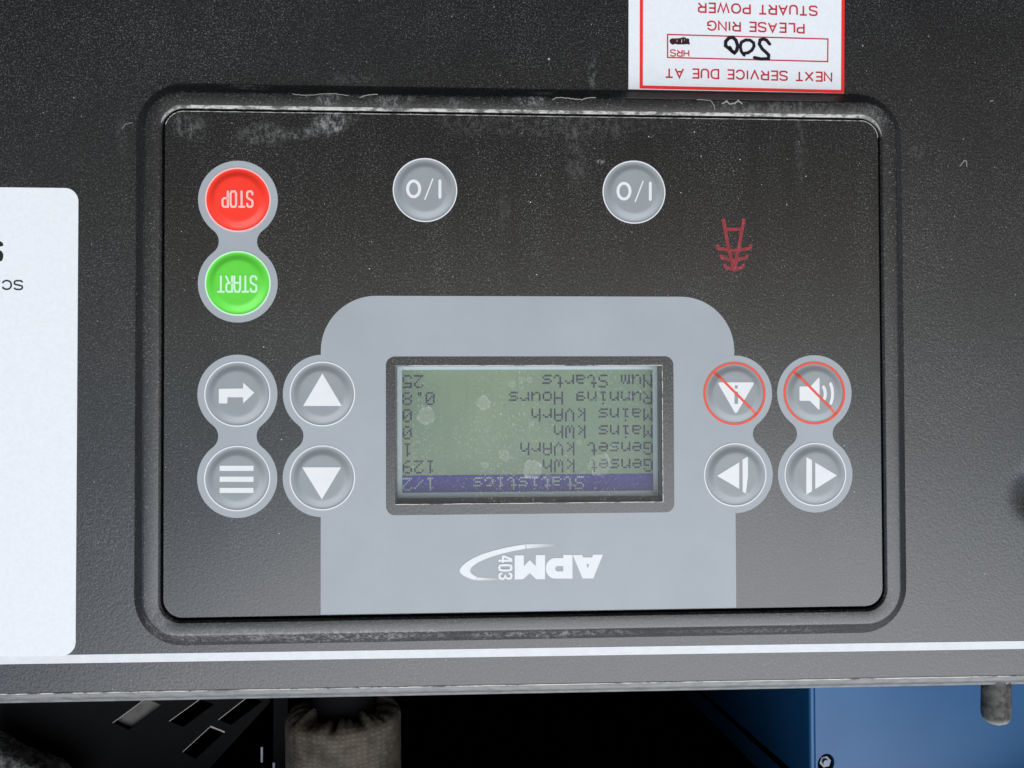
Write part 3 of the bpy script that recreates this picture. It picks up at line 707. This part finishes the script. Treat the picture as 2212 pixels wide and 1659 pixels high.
# ================================================================== what is seen past the upper edge: the machine's inside
def edge_y(x): return 1525 - 41 * x / 2212
s = N('blue_enamel')
v = s.ramp(s.noise(30, 3, .5), .3, .7)
M_blue = s.done(s.mix(v, (.011, .080, .21), (.015, .095, .235)), .30, .4)
M_dark = painted('interior_black', (.004, .004, .0045), rough=.8, dust=.03, var=.3, scale=40, spec=.1)
ZB = -150
fold = at(1748, 1560, ZB); Xf = fold.x
blue = thing('blue_side_panel', 'blue painted sheet metal panel with a folded corner behind the fascia', 'sheet metal', (Xf - 150, at(1900, 1600, ZB).y, ZB))
ytop = at(1900, 1900, ZB).y; ybot = at(1900, 1440, ZB).y
mb = MB(); 
bolt = at(1787, 1652, ZB)
TB = math.tan(R(12.5)); zb = lambda x, y=0: ZB - max(0, Xf - 15 - x) * TB
mb.poly([[(Xf - 900, ybot), (Xf - 15, ybot), (Xf - 15, ytop), (Xf - 900, ytop)], circ(bolt.x, bolt.y, 23, 32)], ZB, zf=zb)
hb_ = circ(bolt.x, bolt.y, 23, 32); mb.loops([[(*p, zb(p[0]) - 14) for p in hb_], [(*p, zb(p[0])) for p in hb_]])
mb.out('front_face', M_blue, blue, smooth=30)
mb = MB(); pr = [(Xf - 15, ZB + .0), (Xf - 14, ZB - 2), (Xf - 12.4, ZB - 1)] + [(Xf - 7 + 7*math.sin(R(a_)), ZB - 4 + 7*math.cos(R(a_))) for a_ in range(-55, 91, 9)] + [(Xf, ZB - 12)]
mb.loops([[(x, y, z) for x, z in pr] for y in (ytop, ybot)], closed=False); mb.out('folded_corner', M_blue, blue, smooth=60)
mb = MB(); ZB0 = ZB; ZB = zb(bolt.x) - 1; mb.poly([rrect(bolt.x - 40, bolt.y - 40, bolt.x + 40, bolt.y + 40, 4, 2)], ZB - 18); mb.out('bolt_seat', M_dark, blue)
mb = MB(); h6 = [(bolt.x + 14*math.cos(R(60*i + 12)), bolt.y - 2 + 14*math.sin(R(60*i + 12))) for i in range(6)]
M_zinc = N('zinc'); M_zinc = M_zinc.done((.12, .14, .17), .4, .5, .7)
mb.sheet([h6], ZB - 18, ZB - 3); mb.loops([[(x_, y_, ZB - 2.9) for x_, y_ in circ(bolt.x, bolt.y - 2, 8, 20)], [(x_, y_, ZB + 3) for x_, y_ in circ(bolt.x, bolt.y - 2, 7, 20)], [(x_, y_, ZB + 3.2) for x_, y_ in circ(bolt.x, bolt.y - 2, .1, 20)]])
mb.out('bolt', M_zinc, blue)
# the side wall runs away from the fold, with a black joint across it
def side(x, y): q_ = at_side(x, y, Xf); return (Xf, q_.x, q_.y)
def strip(pl, name, mat, off=0, extra=None):
    V = [(side(*p)[0] + off, side(*p)[1], side(*p)[2]) for p in pl]
    return mesh_obj(name, V, [tuple(range(len(V)))], mat, blue)
M_blued = M_blue
k_ = 1.6
strip([(1744, 1430), (1747, 1695), (1523, 1499), (1465, 1447)], 'side_wall', M_blue)
strip([(1452, 1448), (1512, 1499), (1690, 1662), (1733, 1700), (1676, 1700), (1635, 1659), (1478, 1499), (1425, 1450)], 'joint_flange', M_blue)
# the box of the machine round the opening
YT = at(1100, 1950, -100).y
mb = MB()
def wall(p, n_): mesh_obj(n_, p, [(0, 1, 2, 3)], M_dark, inner)
inner = thing('machine_housing', 'dark inside walls of the generator housing behind the fascia', 'housing', (-700, FACE_H + 300, -1500))
ZF = -2600; YI = crease(0) - 500
wall([(XL, YI, ZF), (XR, YI, ZF), (XR, YT, ZF), (XL, YT, ZF)], 'back_wall')
wall([(XL, YI, HB-20), (XL, YI, ZF), (XL, YT + 0, ZF), (XL, YT, HB-20)], 'side_wall')
wall([(XR, YI, HB-20), (XR, YI, ZF), (XR, YT, ZF), (XR, YT, HB-20)], 'side_wall')
wall([(XL, YI, HB-60), (XR, YI, HB-60), (XR, YI, ZF), (XL, YI, ZF)], 'floor_plate')
wall([(XL, YT, HB), (XR, YT, HB), (XR, YT, ZF), (XL, YT, ZF)], 'low_shading_roof')  # unseen roof, added low over the opening to keep daylight off the interior

# heat-wrapped exhaust hose
ZH = -330
hl, hr_ = at(620, 1640, ZH), at(866, 1640, ZH); hc = (hl.x + hr_.x) / 2; HR = abs(hl.x - hr_.x) / 2
ye = at(740, 1528, ZH).y
hose = thing('wrapped_hose', 'vertical pipe in a gathered woven fabric sleeve inside the housing', 'pipe', (hc, ye, ZH))
s = N('woven_sleeve')
wv = s.n('TexWave', wave_type='BANDS', bands_direction='Y'); wv.inputs['Scale'].default_value = 200; wv.inputs['Distortion'].default_value = 5; s.put(wv.inputs[0], s.tc)
wv2 = s.n('TexWave', wave_type='BANDS', bands_direction='X'); wv2.inputs['Scale'].default_value = 170; wv2.inputs['Distortion'].default_value = 5; s.put(wv2.inputs[0], s.tc)
wc = s.math('MULTIPLY', wv.outputs[0], wv2.outputs[0]); s.bump(s.math('ADD', wc, s.noise(500, 3, .6)), .00011)
st_ = s.ramp(s.noise(120, 4, .65), .35, .7)
M_slv = s.done(s.mix(st_, s.mix(wc, (.088, .076, .060), (.118, .103, .082)), (.042, .036, .030)), .9, .2)
mb = MB(); LO = []
PH = [(n_, random.uniform(0, 6.28), random.uniform(.3, 1)) for n_ in (3, 5, 7, 9, 11, 14, 17, 19, 22, 26, 29, 33)]
def pl_(a_):
    v_ = sum(am_ * math.sin(n_ * a_ + p_) for n_, p_, am_ in PH) / 2.2
    return math.copysign(abs(v_) ** .8, v_)
for k, (dy, rf_, am) in enumerate([(YT - 3 - ye, 1, .001), (260, 1, .001), (200, 1, .001), (120, 1, .001), (70, 1, .0015), (40, 1, .003), (22, .995, .006), (12, .975, .010), (5, .94, .018), (0, .89, .03), (-3, .82, .045), (-4, .74, .06), (-3, .66, .07), (2, .58, .06), (14, .54, .03)]):
    LO.append([(hc + HR*rf_*(1 + am*.6*pl_(a_) + .006*math.sin(5*a_ + dy*.02))*math.cos(a_), ye + dy + am*140*pl_(a_) + am*90*math.sin(13*a_), ZH + HR*rf_*(1 + am*.6*pl_(a_))*math.sin(a_)) for a_ in [2*math.pi*i/248 for i in range(248)]])
mb.loops(LO); mb.out('fabric_sleeve', M_slv, hose, smooth=60)
mb = MB(); mb.loops([[(hc + HR*.56*math.cos(2*math.pi*i/40), ye + dy, ZH + HR*.56*math.sin(2*math.pi*i/40)) for i in range(40)] for dy in (60, -500)]); mb.f = [f[::-1] for f in mb.f]
mb.out('inner_pipe', painted('pipe_rubber', (.004, .004, .005), rough=.8, dust=0, spec=.08), hose, smooth=60)

# slotted bracket
ZP = -420; zp = lambda x, y: src(400, 2700, .56058)(x, y, ZP)
brk = thing('slotted_bracket', 'dark metal guard with slanted rectangular slots inside the housing', 'bracket', (zp(500, 300).x, zp(500, 300).y, ZP))
slots = [pts(zp, l) for l in ([(80,260),(190,310),(430,140),(310,90)], [(475,250),(575,290),(790,130),(690,95)], [(820,240),(910,275),(1130,110),(1030,75)], [(570,465),(660,515),(865,325),(765,285)])]
mb = MB(); pl = pts(zp, [(-900, -200), (1180, -200), (1180, 120), (760, 578), (500, 900), (-900, 900)])
mb.poly([pl] + slots, ZP)
for sl_ in slots: mb.walls(sl_, ZP - 16, ZP)
mb.walls(pl, ZP - 16, ZP)
M_brk = painted('dark_steel', (.004, .0042, .005), rough=.7, dust=.02, spec=.08)
mb.out('guard_plate', M_brk, brk)
M_rim = painted('bare_steel_rim', (.35, .34, .32), rough=.5)
mb = MB()
for i, sl_ in enumerate(slots): mb.ribbon([sl_[0], sl_[3]], 1.6, ZP + .5 + i*.1, cap=False)
mb.ribbon([slots[3][3], slots[3][2]], 4, ZP + 1, cap=False)
mb.out('slot_rim', M_rim, brk)
mb = MB(); q = pts(zp, [(20,290),(220,370),(560,120),(330,20)]); mb.sheet([q], ZP - 24, ZP - 18)
tag(mb.out('pale_plate', painted('pale_dusty_plate', (.13, .128, .12), rough=.8, var=.3), brk), 'pale dusty plate behind the first slot')
stud = thing('bracket_stud', 'pair of thin bright metal strips beside the wrapped pipe', 'metal strip', (zp(1160, 430).x, zp(1160, 430).y, ZP + 60))
for x, y0, y1 in ((1158, 378, 482), (1240, 485, 700)):
    mb = MB(); a_, b_ = zp(x - 7, y0), zp(x + 7, y1); mb.box(min(a_.x, b_.x), a_.y, ZP + 40, max(a_.x, b_.x), b_.y, ZP + 44); mb.out('strip', M_zinc, stud)
mb = MB(); a_, b_ = zp(1200, -100), zp(1300, 900); mb.box(min(a_.x, b_.x), a_.y, ZP - 20, max(a_.x, b_.x), b_.y, ZP - 10)
tag(mb.out('upright_rail', M_brk), 'dark narrow upright rail between the slotted guard and the wrapped pipe', 'rail')
# a bit of dusty machinery in the photo's corner
zc = lambda x, y: src(0, 2700, .19531)(x, y, -300)
mb = MB(); ring = [zc(-700, 900), zc(0, 1290), zc(250, 1420), zc(600, 1570), (zc(1000, 1700)), zc(1400, 2100), zc(900, 3200), zc(-900, 3200)]
ring = dense([r_[:] for r_ in ring], 6, True); cc = sum((Vector(p) for p in ring), Vector((0, 0))) / len(ring)
mb.loops([[((p[0]-cc.x)*k + cc.x + random.uniform(-2, 2), (p[1]-cc.y)*k + cc.y + random.uniform(-2, 2), -300 + h) for p in ring] for k, h in ((1, -60), (1, -10), (.97, 0), (.85, 6), (.6, 10), (.02, 12))])
s = N('dusty_casting'); v = s.ramp(s.noise(420, 6, .75), .4, .65)
M_cast = s.done(s.mix(v, (.02, .022, .024), (.16, .16, .155)), .8, .2)
tag(mb.out('casting', M_cast, smooth=50), 'rough dusty metal lump in the corner below the scan sticker', 'metal part')

# rubber stop
ZR = -75; ra, rb = at(2124, 1520, ZR), at(2179, 1520, ZR); rc, rR = (ra.x + rb.x) / 2, abs(ra.x - rb.x) / 2; ry = at(2150, 1563, ZR).y
mb = MB(); LO = []
for dy, k in [(-220, 1.0), (-60, 1.0), (-30, 1.0), (-20, .98), (-13, .92), (-7, .78), (-3, .58), (-.8, .32), (0, .02)]:
    LO.append([(rc + 1.5*(dy+60)/60 + rR*k*math.cos(2*math.pi*i/48)*(1 + .02*math.sin(3*i)), ry + dy - 4*math.cos(2*math.pi*i/48)*k*0, ZR + rR*k*math.sin(2*math.pi*i/48)*(1 - .25*math.exp(-((i-14)/1.6)**2))) for i in range(48)])
mb.loops(LO); mb.f = [f[::-1] for f in mb.f]
s = N('dusty_rubber'); v = s.ramp(s.noise(260, 5, .7), .35, .7); sp = s.n('SeparateXYZ'); s.put(sp.inputs[0], s.tc)
tip = s.ramp(sp.outputs['Y'], -.0035, .0, 0, .8)
M_rub = s.done(s.mix(s.math('MAXIMUM', s.math('MULTIPLY', v, .35), tip), (.022, .022, .022), (.34, .33, .31)), .75, .3)
tag(mb.out('rubber_stop', M_rub, smooth=60, org=(rc, ry, ZR)), 'dark rounded rubber stop poking out past the fascia edge over the blue panel', 'rubber stop')

# loose specks and fibres of dirt on the face and fascia
M_speck = painted('pale_grit', (.55, .54, .50), rough=.8, dust=0)
mb = MB()
for (x, y, r_) in [(1345,382,7),(1262,1128,3),(1225,1310,5),(450,738,3),(2200,1248,4),(862,684,3)]:
    zz = src(1344, 0, .60759); p = zz(x, y, HB if y < 500 else 0); b0 = HB + .3 if y < 500 else .3
    mb.loops([[(p.x + r_*.33*k*math.cos(i*math.pi/4) , p.y + r_*.33*k*math.sin(i*math.pi/4), b0 + h) for i in range(8)] for k, h in ((1, 0), (.6, 1), (.05, 1.3))])
for i in range(170):
    x, y = random.uniform(360, 1890), random.uniform(260, 1300)
    p = at(x, y); 
    if abs(p.x - (FR_[0]+FR_[2])/2) < 330 and abs(p.y - (FR_[1]+FR_[3])/2) < 190: continue
    if min(math.hypot(p.x - k[0], p.y - k[1]) for k in KEYS.values()) < 90: continue
    if ox0 < p.x < ox1 and p.y > oy0: continue
    r_ = random.choice([.7, .8, .9, 1.4]); mb.loops([[(p.x + r_*k*math.cos(i_*math.pi/3)*random.uniform(.7,1.3), p.y + r_*k*math.sin(i_*math.pi/3), .2 + h) for i_ in range(6)] for k, h in ((1, 0), (.6, .7), (.05, .9))])
tag(mb.out('grit', M_speck), 'pale specks of grit scattered over the black surfaces', 'grit', 'stuff')

for o in bpy.data.objects:
    if '_o' in o: del o['_o']
